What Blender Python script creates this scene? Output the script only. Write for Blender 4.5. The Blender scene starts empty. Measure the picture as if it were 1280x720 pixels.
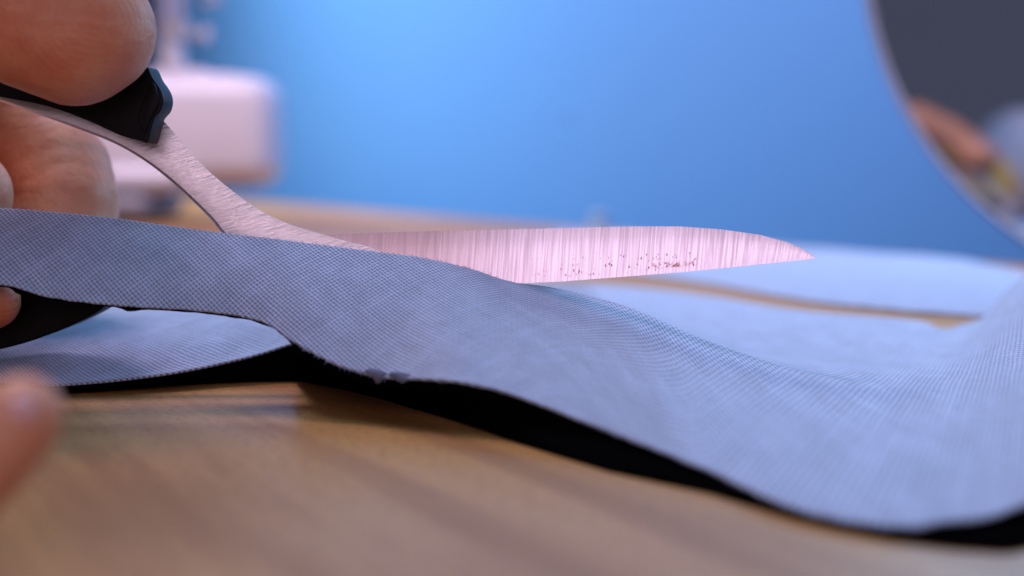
import bpy, bmesh, math, random
import numpy as np
from mathutils import Vector, noise, Matrix
random.seed(4)
CM = 0.01
S = bpy.context.scene
COL = S.collection

# ------------------------------------------------------------ camera
FPX = 50.0/36.0*1280
PITCH = math.atan(156.0/FPX)
CAMZ = 3.45*CM
cam_d = bpy.data.cameras.new('camera'); cam = bpy.data.objects.new('camera', cam_d); COL.objects.link(cam)
cam.location = (0, 0, CAMZ); cam.rotation_euler = (math.pi/2-PITCH, 0, 0)
cam_d.lens = 50; cam_d.sensor_width = 36; cam_d.clip_start = 0.002; cam_d.clip_end = 50
cam_d.dof.use_dof = True; cam_d.dof.focus_distance = 0.2085; cam_d.dof.aperture_fstop = 11.0
cam_d.dof.aperture_blades = 0
S.camera = cam
# ------------------------------------------------------------ world and lamps
W = bpy.data.worlds.new('World'); S.world = W; W.use_nodes = True
bg = W.node_tree.nodes['Background']; bg.inputs[0].default_value = (0.32, 0.36, 0.56, 1); bg.inputs[1].default_value = 0.20
def area(name, loc, tgt, sx, sy, power, color, spread=180):
    l = bpy.data.lights.new(name, 'AREA'); l.shape = 'RECTANGLE'; l.size = sx; l.size_y = sy
    l.energy = power; l.color = color
    o = bpy.data.objects.new(name, l); COL.objects.link(o); o.location = loc
    o.rotation_euler = (Vector(tgt)-Vector(loc)).to_track_quat('-Z', 'Y').to_euler(); l.spread = math.radians(spread); return o
area('window_light', (0.23, 0.46, 0.20), (0.04, 0.20, 0), 0.2, 0.12, .80, (0.33, 0.64, 1.0))
area('fill_light', (0.22, 0.02, 0.85), (0.04, 0.20, 0), 0.5, 0.5, 2.2, (0.42, 0.74, 1.0))  # added fill over the cloth and strip, no real source
area('pink_lamp', (-0.03, -0.42, 0.26), (0.0, 0.2, 0.02), 0.56, 0.24, 1.06, (1.0, 0.72, 0.90))
area('machine_fill', (-0.20, 0.50, 0.70), (-0.28, 0.95, 0.05), 0.3, 0.3, 5.2, (1.0, 0.73, 0.94))  # added lamp, aimed to brighten the sewing machine
area('wall_lamp', (-0.60, 1.20, 0.95), (-0.08, 1.25, 0.20), 0.4, 0.4, 7.9, (0.97, 1.0, 1.0), 108)
vs = S.view_settings; vs.view_transform = 'Standard'; vs.look = 'None'; vs.exposure = 0; vs.gamma = 1
S.cycles.use_denoising = True
S.cycles.max_bounces = 8

# ------------------------------------------------------------ helpers
CP, SP = math.cos(PITCH), math.sin(PITCH)
def P(x, y, d):                       # a picture position at d cm from the lens -> world point (m)
    r = (x-640)/FPX*d; u = -(y-360)/FPX*d
    return Vector((r, d*CP+u*SP, 3.45-d*SP+u*CP))*CM
def T(x, y, z=0.0):                   # picture position on the horizontal plane z (cm)
    rx, ru = (x-640)/FPX, -(y-360)/FPX
    dz = -SP+ru*CP; d = (z-3.45)/dz
    return P(x, y, d)
def Z(x, z, d):                       # picture column x, height z (cm), distance d
    u = (z-3.45+d*SP)/CP
    return Vector(((x-640)/FPX*d, d*CP+u*SP, z))*CM
def tag(o, label=None, cat=None, group=None, kind=None):
    for k, v in (('label', label), ('category', cat), ('group', group), ('kind', kind)):
        if v: o[k] = v
    return o
def empty(name, loc):
    o = bpy.data.objects.new(name, None); COL.objects.link(o); o.location = loc; o.empty_display_size = 0.01
    return o
def mk(name, verts, faces, mat, parent=None, smooth=True, uv=None, bevel=0, seg=3):
    me = bpy.data.meshes.new(name); me.from_pydata([tuple(v) for v in verts], [], faces)
    if uv is not None:
        l = me.uv_layers.new(name='UVMap')
        for lp in me.loops: l.data[lp.index].uv = uv[lp.vertex_index]
    bm = bmesh.new(); bm.from_mesh(me); bmesh.ops.recalc_face_normals(bm, faces=bm.faces) if not name.startswith('sheet') else None
    bm.to_mesh(me); bm.free()
    me.materials.append(mat)
    o = bpy.data.objects.new(name, me); COL.objects.link(o)
    for p in me.polygons: p.use_smooth = smooth
    if parent:
        o.parent = parent; o.matrix_parent_inverse = Matrix.Translation(-Vector(parent.location)) if parent.parent is None else Matrix.Translation(-Vector(root_loc(parent)))
    if bevel:
        m = o.modifiers.new('bevel', 'BEVEL'); m.width = bevel; m.segments = seg; m.limit_method = 'ANGLE'; m.angle_limit = math.radians(35)
        m.harden_normals = False
    return o
def root_loc(p):
    bpy.context.view_layer.update()
    return p.matrix_world.translation
def box(name, x0, x1, y0, y1, z0, z1, mat, parent, bevel=0.0, seg=3):
    v = [(x, y, z) for x in (x0, x1) for y in (y0, y1) for z in (z0, z1)]
    f = [(0,1,3,2),(4,6,7,5),(0,4,5,1),(2,3,7,6),(0,2,6,4),(1,5,7,3)]
    return mk(name, v, f, mat, parent, smooth=bevel > 0, bevel=bevel, seg=seg)
def plate(name, pts, d0, d1, mat, parent, bevel=0.0, dfun=None, shift=0.0):
    n = len(pts); v = []
    for dd in (d0, d1):
        for (x, y) in pts: 
            q = P(x, y, d0 if dfun is None else d0+dfun(x, y)); w = q+Vector((shift if dd != d0 else 0, (dd-d0)*CM, -abs(shift)*.5 if dd != d0 else 0)); v.append(w)
    f = [tuple(range(n)), tuple(range(2*n-1, n-1, -1))]+[(i, n+i, n+(i+1) % n, (i+1) % n) for i in range(n)]
    return mk(name, v, f, mat, parent, smooth=True, bevel=bevel)
def smooth_pts(pts, n=6, closed=True):
    out = []; N = len(pts)
    for i in range(N if closed else N-1):
        g = lambda k: np.array(pts[k % N] if closed else pts[min(max(k, 0), N-1)], float)
        a, b, c, e = g(i-1), g(i), g(i+1), g(i+2)
        for k in range(n):
            t = k/n
            out.append(tuple(0.5*((2*b)+(-a+c)*t+(2*a-5*b+4*c-e)*t*t+(-a+3*b-3*c+e)*t**3)))
    if not closed: out.append(tuple(pts[-1]))
    return out
def tube(name, pts, rad, mat, parent, n=10, caps=True):
    v = []; f = []
    pts = [Vector(p) for p in pts]
    rad = rad if isinstance(rad, (list, tuple)) else [rad]*len(pts)
    up = Vector((0.13, 0.2, 1)).normalized()
    for i, p in enumerate(pts):
        t = (pts[min(i+1, len(pts)-1)]-pts[max(i-1, 0)]).normalized()
        a = t.cross(up).normalized(); b = t.cross(a)
        for k in range(n):
            th = 2*math.pi*k/n; v.append(p+(a*math.cos(th)+b*math.sin(th))*rad[i])
    for i in range(len(pts)-1):
        for k in range(n): f.append((i*n+k, i*n+(k+1) % n, (i+1)*n+(k+1) % n, (i+1)*n+k))
    if caps: f.append(tuple(range(n))[::-1]); f.append(tuple(range((len(pts)-1)*n, len(pts)*n)))
    return mk(name, v, f, mat, parent)
# ------------------------------------------------------------ node helpers
class NT:
    def __init__(s, name):
        s.m = bpy.data.materials.new(name); s.m.use_nodes = True; s.t = s.m.node_tree
        s.b = s.t.nodes['Principled BSDF']
    def n(s, typ, **kw):
        nd = s.t.nodes.new(typ)
        for k, v in kw.items(): setattr(nd, k, v)
        return nd
    def set(s, sock, v):
        if isinstance(v, bpy.types.NodeSocket): s.t.links.new(v, sock)
        else: sock.default_value = v
    def p(s, **kw):
        for k, v in kw.items(): s.set(s.b.inputs[k.replace('_', ' ')], v)
    def math(s, op, a, b=0.0, c=0.0, clamp=False):
        nd = s.n('ShaderNodeMath', operation=op); nd.use_clamp = clamp
        s.set(nd.inputs[0], a); s.set(nd.inputs[1], b); s.set(nd.inputs[2], c); return nd.outputs[0]
    def mix(s, f, a, b, blend='MIX'):
        nd = s.n('ShaderNodeMix', data_type='RGBA', blend_type=blend)
        s.set(nd.inputs[0], f); s.set(nd.inputs[6], a); s.set(nd.inputs[7], b); return nd.outputs[2]
    def ramp(s, f, lo, hi, a=0.0, b=1.0):
        nd = s.n('ShaderNodeMapRange'); nd.interpolation_type = 'SMOOTHSTEP'
        s.set(nd.inputs[0], f); s.set(nd.inputs[1], lo); s.set(nd.inputs[2], hi); s.set(nd.inputs[3], a); s.set(nd.inputs[4], b); return nd.outputs[0]
    def noise(s, vec, scale, detail=3, rough=0.5, dist=0.0):
        nd = s.n('ShaderNodeTexNoise'); s.set(nd.inputs['Vector'], vec); nd.inputs['Scale'].default_value = scale
        nd.inputs['Detail'].default_value = detail; nd.inputs['Roughness'].default_value = rough; nd.inputs['Distortion'].default_value = dist
        return nd.outputs['Fac']
    def obj(s): return s.n('ShaderNodeTexCoord').outputs['Object']
    def uv(s): return s.n('ShaderNodeTexCoord').outputs['UV']
    def map(s, vec, scale=(1, 1, 1), rot=(0, 0, 0), loc=(0, 0, 0)):
        nd = s.n('ShaderNodeMapping'); s.set(nd.inputs['Vector'], vec); nd.inputs['Scale'].default_value = scale
        nd.inputs['Rotation'].default_value = rot; nd.inputs['Location'].default_value = loc; return nd.outputs[0]
    def sep(s, vec):
        nd = s.n('ShaderNodeSeparateXYZ'); s.set(nd.inputs[0], vec); return nd.outputs
    def comb(s, x, y, z=0.0):
        nd = s.n('ShaderNodeCombineXYZ'); s.set(nd.inputs[0], x); s.set(nd.inputs[1], y); s.set(nd.inputs[2], z); return nd.outputs[0]
    def bump(s, h, strength, dist, prev=None):
        nd = s.n('ShaderNodeBump'); s.set(nd.inputs['Height'], h); nd.inputs['Strength'].default_value = strength
        nd.inputs['Distance'].default_value = dist
        if prev: s.set(nd.inputs['Normal'], prev)
        return nd.outputs[0]
C = lambda r, g, b: (r, g, b, 1)

# ------------------------------------------------------------ materials
def m_weave():
    m = NT('woven_cloth'); u, v, _ = m.sep(m.uv())
    w = m.noise(m.uv(), 60, 2); w = m.math('MULTIPLY', m.math('SUBTRACT', w, 0.5), 0.0010)
    w2 = m.noise(m.uv(), 420, 2); w = m.math('ADD', w, m.math('MULTIPLY', m.math('SUBTRACT', w2, 0.5), 0.00035))
    s = 1/0.00056
    a = m.math('MULTIPLY', m.math('ADD', m.math('ADD', u, v), w), 0.7071*s)
    b = m.math('MULTIPLY', m.math('ADD', m.math('SUBTRACT', u, v), w), 0.7071*s)
    sp = m.math('SINE', m.math('MULTIPLY', a, math.pi)); sq = m.math('SINE', m.math('MULTIPLY', b, math.pi))
    wp = m.math('POWER', m.math('ABSOLUTE', sp), 0.7); wq = m.math('POWER', m.math('ABSOLUTE', sq), 0.7)
    cp_ = m.math('COSINE', m.math('MULTIPLY', a, math.pi)); cq_ = m.math('COSINE', m.math('MULTIPLY', b, math.pi))
    ck = m.math('MULTIPLY', m.math('SIGN', m.math('MULTIPLY', sp, sq)), m.math('MULTIPLY', m.math('ABSOLUTE', sp), m.math('ABSOLUTE', sq)))
    h1 = m.math('MULTIPLY', wp, m.math('ADD', 0.72, m.math('MULTIPLY', ck, 0.28)))
    h2 = m.math('MULTIPLY', wq, m.math('SUBTRACT', 0.62, m.math('MULTIPLY', ck, 0.28)))
    H = m.math('MAXIMUM', h1, h2)
    # slubs: thick and thin yarns in both directions
    na = m.noise(m.comb(m.math('MULTIPLY', a, 0.9), m.math('MULTIPLY', b, 0.035)), 1, 2)
    nb = m.noise(m.comb(m.math('MULTIPLY', a, 0.035), m.math('MULTIPLY', b, 0.9)), 1, 2)
    nl = m.noise(m.uv(), 220, 4, 0.6)
    sl = m.math('ADD', m.math('MULTIPLY', m.math('MAXIMUM', na, nb), 0.75), m.math('MULTIPLY', nl, 0.35))
    sl = m.ramp(sl, 0.42, 0.82, 0.86, 1.08)
    H2 = m.math('ADD', H, m.math('MULTIPLY', nl, 0.2))
    f = m.ramp(H2, 0.30, 1.0, 0.0, 1.0)
    col = m.mix(f, C(.145, .17, .27), C(.455, .55, .77))
    col = m.mix(1.0, col, m.n('ShaderNodeCombineXYZ').outputs[0], 'MIX') if False else col
    sc = m.n('ShaderNodeVectorMath', operation='SCALE'); m.set(sc.inputs[0], col); m.set(sc.inputs['Scale'], sl)
    m.p(Base_Color=sc.outputs[0], Roughness=0.82, Sheen_Weight=0.25, Sheen_Roughness=0.5,
        Normal=m.bump(H2, 0.9, 0.00022)); m.b.inputs['Specular IOR Level'].default_value = 0.25
    return m.m
def m_black(name, c=0.004, r=0.5, bump=0.0, spec=0.5):
    m = NT(name); m.p(Base_Color=C(c, c, c*1.3), Roughness=r); m.b.inputs['Specular IOR Level'].default_value = spec
    if bump: m.p(Normal=m.bump(m.noise(m.obj(), 1800, 3), bump, 0.0003))
    return m.m
def m_wood():
    m = NT('oak_laminate'); o = m.obj()
    ang = math.atan2(-0.89, 0.46)
    q = m.map(o, rot=(0, 0, -ang))                                   # x runs along the grain
    g = m.noise(m.map(q, scale=(5, 62, 1)), 1.0, 5, 0.6, 0.6)
    g2 = m.noise(m.map(q, scale=(24, 600, 1)), 1.0, 4, 0.6, 0.2)
    g3 = m.noise(q, 900, 3, 0.7)
    f = m.math('ADD', m.math('MULTIPLY', m.ramp(g, .38, .62), .65), m.math('MULTIPLY', g2, .35))
    c1 = m.mix(f, C(.27, .115, .032), C(.50, .26, .085))
    c1 = m.mix(m.ramp(g3, .52, .70), c1, C(.20, .10, .04)) 
    m.p(Base_Color=c1, Roughness=m.ramp(g, .3, .7, .50, .36), Normal=m.bump(m.math('ADD', g3, m.math('MULTIPLY', g2, .6)), 0.35, 0.0003))
    m.b.inputs['Specular IOR Level'].default_value = 0.30
    return m.m
def m_wall():
    m = NT('blue_paint'); n = m.noise(m.obj(), 2.0, 3)
    m.p(Base_Color=m.mix(n, C(.08, .285, .69), C(.095, .31, .73)), Roughness=.75, Normal=m.bump(m.noise(m.obj(), 120, 3), .2, .001)); return m.m
def m_blade():
    m = NT('ground_steel'); u, v, _ = m.sep(m.uv())                    # u along blade in m, v 0 edge .. 1 spine
    uu = m.math('ADD', u, m.math('MULTIPLY', v, -0.0006))
    l1 = m.noise(m.comb(m.math('MULTIPLY', uu, 2300.0), m.math('MULTIPLY', v, .5)), 1.0, 2, .5)
    l2 = m.noise(m.comb(m.math('MULTIPLY', uu, 5200.0), m.math('MULTIPLY', v, 1.2), 3.0), 1.0, 2, .5)
    wv = m.math('SINE', m.math('ADD', m.math('MULTIPLY', uu, 2*math.pi/0.00052), m.math('MULTIPLY', m.noise(m.comb(m.math('MULTIPLY', uu, 300.0), 0.0), 1, 2), 9)))
    ln = m.math('ADD', m.math('MULTIPLY', l1, .55), m.math('ADD', m.math('MULTIPLY', l2, .42), m.math('MULTIPLY', wv, .03)))
    fade = m.ramp(u, .024, .036, .8, .35)                             # coarse marks die out towards the tip
    f = m.ramp(ln, .30, .62)
    col = m.mix(m.math('MULTIPLY', m.math('SUBTRACT', 1.0, f), fade), C(.57, .54, .62), C(.40, .35, .41))
    # tarnish near the pivot
    col = m.mix(m.ramp(u, -.026, .004, .8, 0.0), col, C(.27, .20, .20))
    # rust and glue specks low on the blade
    vo = m.n('ShaderNodeTexVoronoi'); m.set(vo.inputs['Vector'], m.comb(m.math('MULTIPLY', u, 2300.0), m.math('MULTIPLY', v, 10.0))); vo.inputs['Scale'].default_value = 1.0
    spk = m.ramp(vo.outputs['Distance'], .16, .38, 1.0, 0.0)
    rnd = m.sep(vo.outputs['Color'])[0]
    pn = m.noise(m.comb(m.math('MULTIPLY', u, 260.0), m.math('MULTIPLY', v, 5.0)), 1.0, 3)
    reg = m.math('MULTIPLY', m.math('MULTIPLY', m.ramp(u, -.007, .004), m.ramp(u, .0198, .0206, 1.0, 0.0)), m.math('MULTIPLY', m.ramp(v, .05, .12), m.ramp(v, .36, .55, 1.0, 0.0)))
    sp = m.math('MULTIPLY', m.math('MULTIPLY', spk, m.math('GREATER_THAN', rnd, .30)), m.math('MULTIPLY', reg, m.ramp(pn, .40, .52)))
    col = m.mix(m.math('MULTIPLY', sp, .9), col, C(.10, .035, .03))
    reg2 = m.math('MULTIPLY', m.math('MULTIPLY', m.ramp(u, .0125, .0150), m.ramp(u, .0196, .0204, 1.0, 0.0)), m.math('MULTIPLY', m.ramp(v, .10, .15), m.ramp(v, .20, .27, 1.0, 0.0)))
    n3 = m.noise(m.comb(m.math('MULTIPLY', u, 1400.0), m.math('MULTIPLY', v, 10.0)), 1.0, 3, .6)
    col = m.mix(m.math('MULTIPLY', reg2, m.ramp(n3, .46, .60, 0.0, .85)), col, C(.17, .05, .04))
    # short pale scratches near the tip
    sc = m.noise(m.map(m.uv(), scale=(700, 22, 1), rot=(0, 0, .5)), 1.0, 2, .5, 1.5)
    scm = m.math('MULTIPLY', m.ramp(m.math('ABSOLUTE', m.math('SUBTRACT', sc, .5)), 0.0, .012, 1.0, 0.0), m.math('MULTIPLY', m.ramp(u, .026, .03), m.ramp(v, .45, .6)))
    scm = m.math('MULTIPLY', scm, m.ramp(m.noise(m.comb(m.math('MULTIPLY', u, 300.0), m.math('MULTIPLY', v, 3.0)), 1, 2), .52, .6))
    rough = m.mix(scm, C(.36, .36, .36), C(.7, .7, .7))
    m.p(Base_Color=col, Metallic=1.0, Roughness=m.math('ADD', m.math('MULTIPLY', f, -.06), m.math('ADD', .31, m.math('MULTIPLY', scm, .3))),
        Normal=m.bump(m.math('MULTIPLY', ln, fade), .26, .00010))
    return m.m
def m_brushed():
    m = NT('brushed_steel'); o = m.obj()
    g = m.noise(m.map(m.map(o, rot=(0, .25, 0)), scale=(260, 1, 2600)), 1.0, 3, .6)
    g2 = m.noise(o, 700, 3, .6)
    m.p(Base_Color=m.mix(g, C(.56, .50, .51), C(.88, .83, .84)), Metallic=1.0, Roughness=m.ramp(m.math('ADD', g, m.math('MULTIPLY', g2, .3)), .3, .95, .34, .5),
        Normal=m.bump(m.math('ADD', g, m.math('MULTIPLY', g2, .4)), .7, .00012)); return m.m
def m_skin():
    m = NT('skin'); o = m.obj()
    n1 = m.noise(o, 90, 4, .6); n2 = m.noise(o, 420, 4, .6)
    col = m.mix(m.ramp(n1, .35, .65), C(.58, .185, .085), C(.66, .28, .15))
    col = m.mix(m.math('MULTIPLY', m.ramp(n2, .5, .75), .35), col, C(.50, .17, .12))
    wv = m.n('ShaderNodeTexWave', wave_type='RINGS', rings_direction='SPHERICAL'); m.set(wv.inputs['Vector'], m.map(o, loc=tuple(-P(120, 20, 19.0)))); wv.inputs['Scale'].default_value = 320
    wv.inputs['Distortion'].default_value = 3.0; wv.inputs['Detail'].default_value = 2
    vo = m.n('ShaderNodeTexVoronoi', feature='DISTANCE_TO_EDGE'); m.set(vo.inputs['Vector'], m.map(o, scale=(1, 1, 1.6))); vo.inputs['Scale'].default_value = 620
    h = m.math('ADD', m.math('MULTIPLY', wv.outputs['Fac'], .35), m.math('ADD', m.math('MULTIPLY', m.ramp(vo.outputs['Distance'], 0, .12), .35), m.math('MULTIPLY', n2, .9)))
    nb = m.bump(h, .34, .00020)
    big = m.noise(m.map(o, scale=(1, 1, 2.4)), 120, 2, .5, .8)
    m.p(Base_Color=col, Roughness=.55, Subsurface_Weight=.45, Subsurface_Scale=.004, Normal=m.bump(big, .26, .0014, nb))
    m.b.inputs['Subsurface Radius'].default_value = (1.0, .35, .18)
    m.b.inputs['Specular IOR Level'].default_value = .42
    return m.m
def m_plain(name, c, rough=.4, metal=0.0, sss=0):
    m = NT(name); n = m.noise(m.obj(), 40, 3)
    m.p(Base_Color=m.mix(n, C(*[x*.92 for x in c]), C(*c)), Roughness=rough, Metallic=metal); return m.m
M_weave, M_wood, M_wall, M_blade, M_brush, M_skin = m_weave(), m_wood(), m_wall(), m_blade(), m_brushed(), m_skin()
M_back = m_black('black_backing_and_shade', .0018, 1.0, .6, 0.0)
M_handle = m_black('black_handle_plastic', .003, .5, .06, .12)
M_white = m_plain('white_plastic_and_glint', (.80, .76, .78), .35)
M_grey = m_plain('grey_machine_plastic', (.26, .24, .26), .45)
M_chrome = m_plain('polished_metal', (.92, .86, .92), .45, .6)
M_nail = m_plain('fingernail', (.72, .36, .36), .3)

# ------------------------------------------------------------ the setting: tabletop, wall
E1, E2 = T(350, 254), T(1280, 331)
ed = (E2-E1).normalized(); en = Vector((ed.y, -ed.x, 0))
if en.y < 0: en = -en                                            # from the table towards the wall
a = E1-ed*1.6; b = E2+ed*1.2
tv = [a, b, b-en*1.5, a-en*1.5]
tv = [v.copy() for v in tv]+[v-Vector((0, 0, .028)) for v in tv]
table = mk('table', tv, [(0,1,2,3),(7,6,5,4),(0,4,5,1),(1,5,6,2),(2,6,7,3),(3,7,4,0)], M_wood, None, smooth=False, bevel=.002)
tag(table, 'oak brown wooden table under the cloth, grain running diagonally', 'table')
wp0 = E2+en*.10
wa, wb = wp0-ed*5.0, wp0+ed*1.6
wv_ = []
for off in (0, .1):
    for q in (wa, wb): wv_ += [q+en*off+Vector((0, 0, -.8)), q+en*off+Vector((0, 0, 2.2))]
wall = mk('wall', wv_, [(0,1,3,2),(4,6,7,5),(0,4,5,1),(2,3,7,6),(0,2,6,4),(1,5,7,3)], M_wall, None, smooth=False)
tag(wall, kind='structure')

# ------------------------------------------------------------ cloth
def cr(a, b, c, e, t): return 0.5*((2*b)+(-a+c)*t+(2*a-5*b+4*c-e)*t*t+(-a+3*b-3*c+e)*t**3)
def spline(arr, n):                    # arr (K,3) -> resampled n per span, along axis 0
    K = arr.shape[0]; out = []
    for i in range(K-1):
        A, B, Cc, D = arr[max(i-1, 0)], arr[i], arr[i+1], arr[min(i+2, K-1)]
        for k in range(n): out.append(cr(A, B, Cc, D, k/n))
    out.append(arr[-1]); return np.array(out)
def grid(rows, nu, nv):
    G = np.array([[list(q) for q in r] for r in rows])        # R x C x 3
    G = np.swapaxes(spline(np.swapaxes(G, 0, 1), nu), 0, 1)
    return spline(G, nv)                                       # rows x cols x 3
pw = lambda r: [P(*q) for q in r]
F = [(-140,350,20.0),(0,355,20.0),(60,371,20.0),(150,382,20.0),(250,389,20.0),(325,402,19.8),(372,431,19.4),(424,457,19.1),(478,471,18.8),(560,476,18.2),(633,491,17.8),
     (760,539,16.6),(885,588,15.2),(991,634,13.8),(1110,657,13.1),(1185,650,13.15),(1262,636,13.3),(1420,560,14.0)]
R_ = [(-140,254,20.8),(0,260,20.8),(70,265,20.8),(150,273,20.8),(250,287,20.8),(330,297,20.8),(400,306,20.8),(470,315,20.8),(530,323,20.8),(590,337,20.85),(645,354,21.0),
     (770,379,21.4),(890,427,21.0),(1000,463,20.5),(1110,484,20.0),(1205,476,20.0),(1285,440,20.3),(1420,385,20.5)]
def mid(t, zb, db):
    out = []
    for i, (f, r) in enumerate(zip(F, R_)):
        q = P(*f)*(1-t)+P(*r)*t; k = min(1, max(0, (f[0]-560)/300))
        q += Vector((0, -db*(1-k)*CM, zb*k*CM)); out.append(q)
    return out
rowsA = [pw(F), mid(.33, .05, .10), mid(.68, .02, .10), pw(R_)]
NU, NV = 12, 14
GA = grid(rowsA, NU, NV)
# rear flap: cut edge on the left, ridge line on the right
FL = [(-140,470,22.0),(0,477,21.5),(75,481,21.2),(200,468,21.5),(300,448,22.2),(362,430,22.5),(450,400,22.3),(550,372,21.8)]
V_ = [P(-130,402,24.5),P(5,397,24.5),P(82,393,24.5),P(200,388,24.8),P(300,381,25.2),P(370,377,25.6),P(450,374,26),P(550,370,26.6),
      Z(660,.72,27.5),Z(775,.60,27),Z(885,.22,26),Z(1000,.10,25.3),Z(1110,.08,25),Z(1205,.22,25),Z(1278,1.05,25),Z(1420,2.5,25)]
K_ = [Z(-120,.12,37),Z(10,.12,37),Z(90,.12,37),Z(200,.12,37.5),Z(300,.12,38),Z(370,.12,38.5),Z(450,.12,39),Z(550,.12,39.5),
      P(690,354.5,39.6),P(780,358,38.6),P(880,369,36),P(990,387,32.8),P(1110,397,31.4),P(1214,403,30.6),P(1266,355,29.6),P(1400,240,28)]
rowsB = [pw(FL)+pw(R_[10:]), V_, K_]
GB = grid(rowsB, NU, 26)
def uvgrid(G, vsign, ref_row):
    R, Cn, _ = G.shape; uv = np.zeros((R, Cn, 2)); uv[:, :, 0] = G[:, :, 0]
    acc = np.zeros(Cn); uv[ref_row, :, 1] = 0
    rng = range(ref_row-1, -1, -1) if ref_row > 0 else range(1, R)
    prev = ref_row
    for i in rng:
        acc = acc+np.linalg.norm(G[i, :, 1:]-G[prev, :, 1:], axis=1); uv[i, :, 1] = acc*vsign; prev = i
    return uv
UA = uvgrid(GA, -1, GA.shape[0]-1); UB = uvgrid(GB, 1, 0)
def wrinkle(G):
    H = G.copy()
    for i in range(G.shape[0]):
        for j in range(G.shape[1]):
            p = Vector(G[i, j]); n = noise.noise(p*32)*.00016
            H[i, j, 2] += n
    return H
def grain(U, G):                                          # yarn direction turns across the sheet
    k = np.clip((G[:, :, 0]/CM-0.1)/2.2, 0, 1); k = k*k*(3-2*k)
    u0, v0 = U[:, :, 0].copy(), U[:, :, 1].copy()
    U[:, :, 1] = v0*(1-.72*k); U[:, :, 0] = u0-.10*k*v0
grain(UA, GA); grain(UB, GB)
GA, GB = wrinkle(GA), wrinkle(GB)
for j in range(GA.shape[1]):                                   # slightly ragged cut edge
    p = GA[0, j]; GA[0, j, 2] += noise.noise(Vector(p)*600)*.00022
def sheet_mesh():
    vs_ = []; uv = []; fs = []
    ra, ca = GA.shape[:2]; rb, cb = GB.shape[:2]
    ia = lambda i, j: i*ca+j
    for i in range(ra):
        for j in range(ca): vs_.append(GA[i, j]); uv.append(UA[i, j])
    base = ra*ca; j0 = 10*NU; jb0 = 8*NU
    idx = {}
    for i in range(rb):
        for j in range(cb):
            if i == 0 and j >= jb0: idx[i, j] = ia(ra-1, j-jb0+j0)
            else: idx[i, j] = len(vs_); vs_.append(GB[i, j]); uv.append(UB[i, j])
    for i in range(ra-1):
        for j in range(ca-1): fs.append((ia(i, j), ia(i, j+1), ia(i+1, j+1), ia(i+1, j)))
    for i in range(rb-1):
        for j in range(cb-1): fs.append((idx[i, j], idx[i, j+1], idx[i+1, j+1], idx[i+1, j]))
    return np.array(vs_), uv, fs
SV, SUV, SF = sheet_mesh()
tmp = bpy.data.meshes.new('t'); tmp.from_pydata(SV.tolist(), [], SF); tmp.update()
NR = np.array([list(v.normal) for v in tmp.vertices])
def shell(name, t0, t1, mat, parent):
    n = len(SV); v = np.vstack([SV-NR*t0, SV-NR*t1]).tolist(); f = [tuple(q) for q in SF]+[tuple(n+k for k in reversed(q)) for q in SF]
    ec = {}
    for q in SF:
        for k in range(4):
            e = (q[k], q[(k+1) % 4]); ec.setdefault(tuple(sorted(e)), []).append(e)
    for k, l in ec.items():
        if len(l) == 1: a_, b_ = l[0]; f.append((a_, n+a_, n+b_, b_))
    return mk(name, v, f, mat, parent, smooth=True, uv=list(SUV)*2)
cloth = empty('cloth', T(700, 500))
tag(cloth, 'large pale grey-blue woven cloth with black backing, being cut by the scissors', 'cloth')
shell('woven_layer', 0, .00030, M_weave, cloth)
shell('backing', .00036, .0011, M_back, cloth)
# black strip standing in for the deep shade under the lifted front edge
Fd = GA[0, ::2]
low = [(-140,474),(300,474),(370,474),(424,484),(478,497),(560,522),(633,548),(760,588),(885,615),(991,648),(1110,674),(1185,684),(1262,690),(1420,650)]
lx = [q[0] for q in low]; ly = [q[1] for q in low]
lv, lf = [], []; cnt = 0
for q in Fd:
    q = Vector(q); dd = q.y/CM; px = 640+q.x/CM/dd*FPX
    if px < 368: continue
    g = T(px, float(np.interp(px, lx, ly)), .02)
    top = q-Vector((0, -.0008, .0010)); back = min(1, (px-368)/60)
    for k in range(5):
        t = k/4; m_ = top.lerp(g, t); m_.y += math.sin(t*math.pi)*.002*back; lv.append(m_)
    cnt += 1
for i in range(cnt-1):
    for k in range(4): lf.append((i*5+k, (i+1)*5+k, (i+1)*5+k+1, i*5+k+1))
o = mk('gap_shade', lv, lf, M_back, cloth); sm = o.modifiers.new('solid', 'SOLIDIFY'); sm.thickness = .0006; sm.offset = 0
# the same shade strip under the rear flap
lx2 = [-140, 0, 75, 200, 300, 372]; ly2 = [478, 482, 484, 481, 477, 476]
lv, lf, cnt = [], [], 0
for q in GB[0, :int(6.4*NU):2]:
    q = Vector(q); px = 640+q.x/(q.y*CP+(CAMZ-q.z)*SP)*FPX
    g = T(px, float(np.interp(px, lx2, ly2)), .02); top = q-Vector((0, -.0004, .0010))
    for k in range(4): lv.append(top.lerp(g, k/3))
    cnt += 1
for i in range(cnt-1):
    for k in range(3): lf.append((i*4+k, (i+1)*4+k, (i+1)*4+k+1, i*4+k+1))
o = mk('gap_shade', lv, lf, M_back, cloth); sm = o.modifiers.new('solid', 'SOLIDIFY'); sm.thickness = .0005; sm.offset = 0
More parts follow.
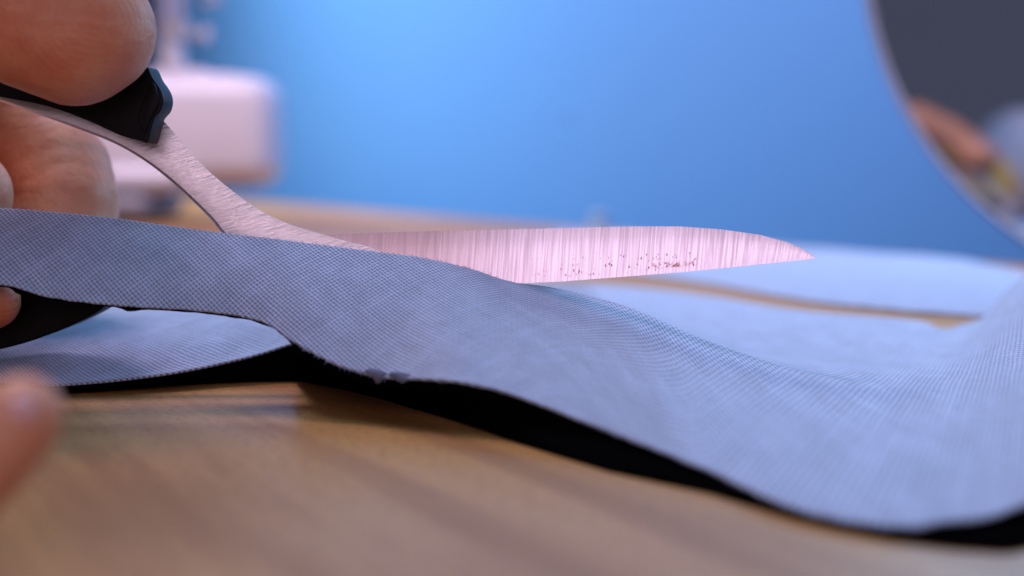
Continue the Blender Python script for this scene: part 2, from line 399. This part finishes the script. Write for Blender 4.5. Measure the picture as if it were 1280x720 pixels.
# frayed yarn ends along the cut edges
fv, ff = [], []
def fibre(p, d, L, r=.000035):
    n = 4; a_ = d.cross(Vector((0, 1, 0))); a_ = a_.normalized() if a_.length > .01 else Vector((1, 0, 0)); b_ = d.cross(a_).normalized(); base = len(fv)
    bend = Vector((random.uniform(-1, 1), random.uniform(-1, 1), random.uniform(-1, 1)))*.5
    for i in range(n):
        t = i/(n-1); c_ = p+d*L*t+bend*L*t*t
        for k in range(3):
            th = k*2.094; fv.append(c_+(a_*math.cos(th)+b_*math.sin(th))*r*(1-.5*t))
    for i in range(n-1):
        for k in range(3): ff.append((base+i*3+k, base+i*3+(k+1) % 3, base+(i+1)*3+(k+1) % 3, base+(i+1)*3+k))
for s_ in range(380):                                          # top cut edge of the strip
    j = random.uniform(0, 10.2*NU); j0 = int(j); t = j-j0
    p = Vector(GA[-1, j0])*(1-t)+Vector(GA[-1, j0+1])*t-Vector((0, 0, .0001))
    fibre(p, Vector((random.uniform(-.9, .9), random.uniform(-.3, .6), 1)).normalized(), random.uniform(.00012, .0004))
for s_ in range(260):                                          # front edge
    j = random.uniform(5*NU, 13*NU); j0 = int(j); t = j-j0
    p = Vector(GA[0, j0])*(1-t)+Vector(GA[0, j0+1])*t
    fibre(p, Vector((random.uniform(-.9, .9), -.3, -1)).normalized(), random.uniform(.00015, .0005))
for s_ in range(200):
    j = random.uniform(0, 6*NU); j0 = int(j); t = j-j0
    p = Vector(GB[0, j0])*(1-t)+Vector(GB[0, j0+1])*t
    fibre(p, Vector((random.uniform(-.9, .9), -1, random.uniform(-.5, .6))).normalized(), random.uniform(.0002, .0005))
o = mk('frayed_threads', fv, ff, M_weave, cloth, uv=[(v.x, v.z) for v in fv]); tag(o, kind='stuff')
# two torn tufts hanging off the front edge
for (x0, y0, x1, y1, d) in ((466, 468, 478, 478, 18.8), (496, 472, 514, 478, 18.6)):
    pts = smooth_pts([(x0-10, y0-5), (x0, y0+4), (x0+4, y1), ((x0+x1)/2, y1+1), (x1, y1-3), (x1+14, y0+2), ((x0+x1)/2, y0-6)], 3)
    pts = [(x+random.uniform(-1.2, 1.2), y+random.uniform(-1.2, 1.2)) for x, y in pts]
    plate('torn_tuft', pts, d, d+.04, M_weave, cloth)

# a second cloth lying behind
fa = [(640,331),(760,339),(860,352),(1000,376),(1100,387),(1215,396),(1400,408)]
ba = [(700,289),(800,296),(900,303),(1000,310),(1100,317),(1190,324),(1400,366)]
rowsC = [[T(x, y, .02) for x, y in fa], [T(*(np.array(a_)*.55+np.array(b_)*.45), .25) for a_, b_ in zip(fa, ba)], [T(x, y, .1) for x, y in ba]]
GC = grid(rowsC, 8, 10); rc, cc = GC.shape[:2]
gv = [Vector(GC[i, j])+Vector((0, 0, .0004+max(0, noise.noise(Vector(GC[i, j])*30))*.0010*min(1, i/8))) for i in range(rc) for j in range(cc)]
gf = [(i*cc+j, i*cc+j+1, (i+1)*cc+j+1, (i+1)*cc+j) for i in range(rc-1) for j in range(cc-1)]
far = mk('cloth', gv, gf, M_weave, None, uv=[(v.x, v.y) for v in gv])
sm = far.modifiers.new('solid', 'SOLIDIFY'); sm.thickness = .0004; sm.offset = -1
tag(far, 'blurred light blue cloth lying flat behind the blade tip, by the far table edge', 'cloth')

# ------------------------------------------------------------ scissors
sc = empty('scissors', P(400, 330, 21.2))
tag(sc, 'open steel tailor scissors with black plastic handles, cutting the cloth', 'scissors')
# visible blade (ground inner face towards the lens)
tx = [405,430,500,600,700,780,850,900,950,985,1003,1013,1018.5]
ty = [294,292.5,290,287.5,285,283,283,286.5,293.5,303,311,317,322]
bx = [405,640,700,850,1018.5]; by = [371,354.5,352,340.5,323.5]
xs = np.concatenate([np.linspace(405, 950, 60), np.linspace(955, 1018.5, 26)])
bv, bf, buv = [], [], []
prof = [(0.0, 0.0), (.10, .013), (.20, .026), (.40, .049), (.60, .067), (.80, .079), (1.0, .084)]
for x in xs:
    yt = float(np.interp(x, tx, ty)); yb = float(np.interp(x, bx, by))
    if x > 960: yt = min(yt, yb-.4)
    hh = max((yb-yt)/70.0, .02)
    for t, dd in prof:
        bv.append(P(x, yb+(yt-yb)*t, 21.15+dd*hh*1.0)); buv.append(((x-700)/FPX*.2115*1.0, t))
    bv.append(P(x, yt+.5, 21.15+.30)); buv.append(((x-700)/FPX*.2115, 1)); bv.append(P(x, yb-2*hh, 21.15+.10*hh+.02)); buv.append(((x-700)/FPX*.2115, 0))
m_ = len(prof)+2
for i in range(len(xs)-1):
    for k in range(m_): bf.append((i*m_+k, (i+1)*m_+k, (i+1)*m_+(k+1) % m_, i*m_+(k+1) % m_))
bf.append(tuple(range(m_))); bf.append(tuple((len(xs)-1)*m_+k for k in range(m_))[::-1])
bl = mk('blade', bv, bf, M_blade, sc, uv=buv, smooth=True)
es = bl.modifiers.new('edges', 'EDGE_SPLIT'); es.split_angle = math.radians(30)
plate('shank', smooth_pts([(440,302),(410,305),(380,316),(300,340),(150,350),(60,352),(60,380),(150,380),(300,382),(410,374),(440,366)], 3), 21.48, 21.66, M_brush, sc, .0002)
# front shank with the lower blade, passing under the cloth
shk = [(470,312),(440,303.5),(400,292),(360,279.5),(322,261),(290,238),(255,208),(222,170),(200,146),(185,130),(120,118),(40,100),(-60,84),(-140,72),(-140,96),(-60,108),(0,124),(50,141),(100,159),(145,177),(180,197),(212,221),(242,248),(268,274),(284,293),(330,330),(400,362),(560,398),(700,430),(800,452),(850,462),(820,440),(700,398),(560,350)]
plate('blade', smooth_pts(shk, 5), 20.98, 21.06, M_brush, sc, .00004, dfun=lambda x, y: (310-y)/84*.14 if y < 310 else 0, shift=-.0005)
# pivot screw
pv = P(405, 345, 20.97); n = 20
v = []
for (dy, r) in ((0, .0018), (-.0004, .0018), (-.0007, .0012)):
    v += [pv+Vector((math.cos(2*math.pi*k/n)*r, dy, math.sin(2*math.pi*k/n)*r)) for k in range(n)]
f = [(i*n+k, i*n+(k+1) % n, (i+1)*n+(k+1) % n, (i+1)*n+k) for i in range(2) for k in range(n)]+[tuple(range(2*n, 3*n))]
mk('pivot_screw', v, f, M_chrome, sc)
up = [(184,178),(176,176),(150,169),(110,151),(60,133),(0,121),(-80,106),(-150,94),(-150,30),(-80,44),(0,68),(60,92),(120,96),(160,86),(182,83),(191,98),(201,113),(204,126),(201,138),(193,148),(189,162)]
h = plate('handle', smooth_pts(up, 4), 20.60, 21.22, M_handle, sc, .0016)
col_ = plate('collar', smooth_pts([(172,150),(178,128),(190,104),(196,114),(198,128),(192,140),(186,152),(180,166)], 4), 20.55, 20.68, M_handle, h, .0003)
ring = [P(-235+120*math.cos(t), 62+95*math.sin(t), 21.05) for t in np.linspace(0, 2*math.pi, 33)]
tube('handle_ring', ring, .0032, M_handle, h, 12, caps=False)
lo = [(160,350),(150,368),(136,379),(112,396),(60,419),(0,437),(-90,452),(-220,446),(-330,420),(-380,380),(-330,345),(-200,330),(-60,325),(80,335)]
h2 = plate('handle', smooth_pts(lo, 5), 21.30, 22.10, M_handle, sc, .0018)

# ------------------------------------------------------------ hands
def flesh(name, chains, mat, parent, vox=.0007, smooth_it=6):
    bm = bmesh.new()
    for ch in chains:
        pts = [Vector(c[0]) for c in ch]; rr = [c[1] for c in ch]
        for i in range(len(pts)):
            segs = 1 if i == len(pts)-1 else max(2, int((pts[i+1]-pts[i]).length/(.25*max(rr[i], .002))))
            for k in range(segs):
                t = k/segs
                p_ = pts[i] if i == len(pts)-1 else pts[i].lerp(pts[i+1], t); r = rr[i] if i == len(pts)-1 else rr[i]*(1-t)+rr[i+1]*t
                bmesh.ops.create_icosphere(bm, subdivisions=3, radius=r, matrix=Matrix.Translation(p_))
    me = bpy.data.meshes.new(name); bm.to_mesh(me); bm.free()
    o = bpy.data.objects.new('tmpf', me); COL.objects.link(o)
    r_ = o.modifiers.new('r', 'REMESH'); r_.mode = 'VOXEL'; r_.voxel_size = vox; r_.use_smooth_shade = True
    s_ = o.modifiers.new('s', 'SMOOTH'); s_.iterations = smooth_it; s_.factor = .6
    dg = bpy.context.evaluated_depsgraph_get(); me2 = bpy.data.meshes.new_from_object(o.evaluated_get(dg)); bpy.data.objects.remove(o)
    me2.name = name; me2.materials.clear(); me2.materials.append(mat)
    for p_ in me2.polygons: p_.use_smooth = True
    ob = bpy.data.objects.new(name, me2); COL.objects.link(ob)
    if parent: ob.parent = parent; ob.matrix_parent_inverse = Matrix.Translation(-Vector(parent.location))
    return ob
q = lambda x, y, d, r: (P(x, y, d), r*CM)
hand_ch = [
    # thumb, pad towards the lens, pressed on the upper handle
    [q(112,38,19.95,.93), q(92,44,19.95,1.00), q(40,22,19.8,1.02), q(-40,-40,19.7,.98), q(-130,-110,19.9,.98), q(-260,-170,20.8,1.15), q(-430,-120,22.6,1.5)],
    # index finger bent behind the shank
    [q(-480,60,24.5,1.2), q(-250,70,25.2,.95), q(-60,105,25.0,.90), q(35,165,24.6,.86), q(72,215,24.2,.92), q(82,255,23.9,.90), q(70,330,23.6,.82)],
    # middle finger
    [q(-500,180,24.0,1.2), q(-260,200,23.4,.9), q(-100,215,22.6,.82), q(-46,243,22.2,.76), q(-60,300,22.2,.7)],
    # ring finger reaching the lower handle
    [q(-500,280,23.4,1.1), q(-300,330,21.6,.85), q(-160,360,20.75,.72), q(-60,372,20.7,.55), q(-10,377,20.75,.42)],
    # little finger
    [q(-500,360,23.4,1.0), q(-330,430,21.8,.75), q(-220,450,21.0,.62), q(-150,448,20.8,.55)],
    # palm and wrist
    [q(-430,-60,23.2,1.7), q(-520,80,24.2,1.8), q(-520,220,24.2,1.7), q(-500,330,23.8,1.4)],
    [q(-470,40,24,1.8), q(-700,60,25,2.4), q(-950,20,26,2.5), q(-1500,-100,29,3.0)],
    [q(-500,300,24,1.5), q(-700,180,25,2.2), q(-950,60,26,2.5)],
]
hand = flesh('hand', hand_ch, M_skin, None, .0007, 8)
tag(hand, 'bare hand gripping the scissors, thumb pressed on the black handle', 'hand')
slp = [P(-520,70,24.6), P(-640,70,25), P(-900,40,25.8), P(-1200,-40,27.4), P(-1500,-100,29)]
tube('sleeve', slp, [.031, .034, .035, .036, .038], m_plain('lavender_knit', (.50, .48, .66), .85), hand, 28, caps=False)
# fingertip of the other hand resting on the table, close to the lens
nq = lambda x, y, d, r: q(x, y, d*.86, r*.86)
th = [[nq(34,512,13.2,.34), nq(22,525,13.2,.42), nq(-18,558,13.1,.50), nq(-90,620,12.9,.60), nq(-220,700,12.9,.70), nq(-420,760,13.4,.85)],
      [nq(-420,760,13.4,.85), nq(-700,700,15,1.6), nq(-1200,600,17,2.3), nq(-2200,500,20,2.8)]]
hand2 = flesh('hand', th, M_skin, None, .0008, 6)
tag(hand2, 'out of focus pink fingertip in the bottom left foreground, above the table', 'hand')
nb = P(36, 513, 12.98)
nv_, nf_ = [], []
for i in range(7):
    for j in range(7):
        a_, b_ = (i-3)/3, (j-3)/3; r2 = max(abs(a_), abs(b_)); l = math.hypot(a_, b_) or 1; a2, b2 = a_*r2/l, b_*r2/l
        nv_.append(P(20+a2*24+b2*10, 520-b2*24+a2*8, 11.04+.19*(a2*a2+.4*b2*b2)))
for i in range(6):
    for j in range(6): nf_.append((i*7+j, (i+1)*7+j, (i+1)*7+j+1, i*7+j+1))
o = mk('fingernail', nv_, nf_, M_nail, hand2); sm = o.modifiers.new('s', 'SOLIDIFY'); sm.thickness = .0004

# ------------------------------------------------------------ sewing machine, far left
D = 85.0
X = lambda x: (x-640)/FPX*D*CM
ZZ = lambda y: P(640, y, D).z
Y0 = P(640, 200, D).y
sw = empty('sewing_machine', (X(150), Y0, 0))
tag(sw, 'white sewing machine blurred in the left background, its free arm pointing right', 'sewing machine')
box('base', X(-330), X(205), Y0-.045, Y0+.055, .002, ZZ(242), M_grey, sw, .006)
box('foot_cover', X(-330), X(238), Y0-.035, Y0+.045, ZZ(240), ZZ(205), M_white, sw, .008)
box('free_arm', X(-330), X(348), Y0-.03, Y0+.035, ZZ(232), ZZ(97), M_white, sw, .015, 6)
box('needle_plate', X(170), X(300), Y0-.018, Y0+.018, ZZ(97)-.0005, ZZ(97)+.0012, M_chrome, sw, .0004)
box('upright', X(-420), X(-140), Y0-.05, Y0+.05, ZZ(235), ZZ(-380), M_white, sw, .012)
box('head', X(-420), X(262), Y0-.045, Y0+.045, ZZ(-30), ZZ(-330), M_white, sw, .014)
tube('needle_bar', [(X(228), Y0, ZZ(-40)), (X(228), Y0, ZZ(38))], .0034, M_chrome, sw, 14)
tube('presser_bar', [(X(206), Y0+.01, ZZ(-40)), (X(206), Y0+.01, ZZ(70))], .0036, M_chrome, sw, 14)
box('needle_clamp', X(214), X(240), Y0-.008, Y0+.008, ZZ(48), ZZ(28), M_white, sw, .0015)  # clamp, screw, ankle and foot: white colour stands in for metal glints
tube('clamp_screw', [(X(238), Y0-.002, ZZ(44)), (X(256), Y0-.002, ZZ(44)), (X(256.5), Y0-.002, ZZ(44)), (X(266), Y0-.002, ZZ(44))], [.002, .002, .0045, .0045], M_white, sw, 14)
box('presser_ankle', X(206), X(232), Y0-.006, Y0+.009, ZZ(86), ZZ(58), M_white, sw, .002)
box('presser_foot', X(198), X(262), Y0-.012, Y0+.008, ZZ(94), ZZ(88), M_white, sw, .001)
tube('needle', [(X(229), Y0, ZZ(40)), (X(229), Y0, ZZ(92))], [.0009, .0005], M_chrome, sw, 8)
tube('thread_guide', [(X(262), Y0-.01, ZZ(-34)), (X(270), Y0-.012, ZZ(-8)), (X(284), Y0-.012, ZZ(2)), (X(262), Y0-.012, ZZ(8))], .002, M_chrome, sw, 10)

# ------------------------------------------------------------ round mirror on the wall
mn = Vector((.45, .89, -.019)).normalized(); md = Vector((mn.y, -mn.x, 0)).normalized(); mu = mn.cross(md)*-1; mp0 = P(1280, 305, 54.0)
def on_mirror(x, y, off=0.0):
    d_ = P(x, y, 1.0)-cam.location; t_ = ((mp0-mn*off)-cam.location).dot(mn)/d_.dot(mn); return cam.location+d_*t_
def on_wall(x, y, off=0.0):
    d_ = P(x, y, 1.0)-cam.location; t_ = ((wp0-en*off)-cam.location).dot(en)/d_.dot(en); return cam.location+d_*t_
pts = [on_mirror(*p_, .012) for p_ in ((1082,0),(1102,80),(1127,135),(1170,205),(1220,251),(1280,305))]
A_ = []; B_ = []
for p_ in pts:
    s_ = (p_-mp0).dot(md); A_.append((2*s_, 2*p_.z, 1)); B_.append(s_*s_+p_.z**2)
so = np.linalg.lstsq(np.array(A_), np.array(B_), rcond=None)[0]
cs, cz = so[0], so[1]; RM = math.sqrt(so[2]+cs*cs+cz*cz)
print('mirror', cs, cz, RM)
mc = mp0+md*cs; mc.z = cz; mc += mn*(-(mc-mp0).dot(mn))
mir = empty('round_mirror', mc-mn*.002)
tag(mir, 'large round mirror with thin copper rim in front of the blue wall, upper right', 'mirror')
def ringmesh(name, prof_, mat, n=96):
    v, f = [], []
    for k in range(n):
        t = 2*math.pi*k/n; dv = md*math.cos(t)+mu*math.sin(t)
        for (r, o_) in prof_: v.append(mc+dv*r-mn*o_)
    m2 = len(prof_)
    for k in range(n):
        for j in range(m2): f.append((k*m2+j, ((k+1) % n)*m2+j, ((k+1) % n)*m2+(j+1) % m2, k*m2+(j+1) % m2))
    return mk(name, v, f, mat, mir)
ringmesh('frame', [(RM, .001), (RM, .014), (RM-.001, .015), (RM-.002, .014), (RM-.0025, .010), (RM-.002, .001)], m_plain('copper_rim', (.42, .30, .33), .45, 1.0))
n = 96
v = [mc-mn*.011]+[mc+(md*math.cos(2*math.pi*k/n)+mu*math.sin(2*math.pi*k/n))*(RM-.0022)-mn*.011 for k in range(n)]
mk('glass', v, [(0, 1+k, 1+(k+1) % n) for k in range(n)], m_plain('mirror_silver', (.80, .80, .84), .03, 1.0), mir, smooth=False)
# what the mirror reflects, standing at the left outside the picture
def refl(x, y, t_):
    m0 = on_mirror(x, y, .011); d_ = (m0-cam.location).normalized(); r_ = d_-2*d_.dot(mn)*en; return m0+r_*t_

# two soft things standing on the table behind the lens, seen only in the mirror
def mirrored(x, y, d):
    w = P(x, y, d); return w-mn*2*(w-mp0).dot(mn)
def cushion(x, d, rx, rz, mat, label):
    c0 = mirrored(x, 200, d); v, f = [], []; nu, nv_ = 28, 14
    for i in range(nv_+1):
        ph = math.pi*i/nv_
        for k in range(nu):
            t = 2*math.pi*k/nu; pk = 1+.10*abs(math.cos(2*t))*math.sin(ph)
            v.append(Vector((c0.x+rx*pk*math.sin(ph)*math.cos(t), c0.y+rx*pk*math.sin(ph)*math.sin(t), rz-rz*math.cos(ph))))
    for i in range(nv_):
        for k in range(nu): f.append((i*nu+k, i*nu+(k+1) % nu, (i+1)*nu+(k+1) % nu, (i+1)*nu+k))
    o = mk('cushion', v, f, mat, None); tag(o, label, 'cushion')
cushion(1278, 150, .052, .064, m_plain('lavender_cloth', (.80, .80, .92), .8), 'pale lavender cushion reflected in the right part of the round mirror')
cushion(1212, 140, .046, .043, m_plain('mustard_cloth', (.72, .50, .14), .8), 'small mustard yellow cushion reflected low in the round mirror')
# small far things
sp = T(750, 284, 0)
spool = empty('thread_spool', (sp.x, sp.y, 0)); tag(spool, 'tiny pale blue spool at the far table edge, behind the blade', 'spool')
def lathe(name, c0, prof_, mat, parent, n=20):
    v, f = [], []
    for (r, z) in prof_: v += [Vector((c0.x+math.cos(2*math.pi*k/n)*r, c0.y+math.sin(2*math.pi*k/n)*r, c0.z+z)) for k in range(n)]
    for i in range(len(prof_)-1):
        for k in range(n): f.append((i*n+k, i*n+(k+1) % n, (i+1)*n+(k+1) % n, (i+1)*n+k))
    f.append(tuple(range(n))[::-1]); f.append(tuple(range((len(prof_)-1)*n, len(prof_)*n)))
    return mk(name, v, f, mat, parent)
lathe('reel', sp, [(.006,0),(.006,.001),(.003,.002),(.003,.005),(.006,.006),(.006,.007)], m_plain('pale_blue_plastic', (.60,.82,1.0), .4), spool)
lathe('thread', sp, [(.0045,.0021),(.005,.003),(.005,.004),(.0045,.0049)], m_plain('pale_thread', (.55,.70,.85), .6), spool)
bp = on_wall(708, 140)
nail = lathe('push_pin', Vector((0, 0, 0)), [(.003,0),(.0034,.0003),(.0032,.0009),(.0022,.0014),(.001,.0016)], m_plain('clear_blue_pin', (.12,.40,.85), .3), None)
nail.location = bp; nail.rotation_euler = (-en).to_track_quat('Z', 'Y').to_euler()
tag(nail, 'faint pale blue pin stuck in the blue wall above the blade', 'push pin')
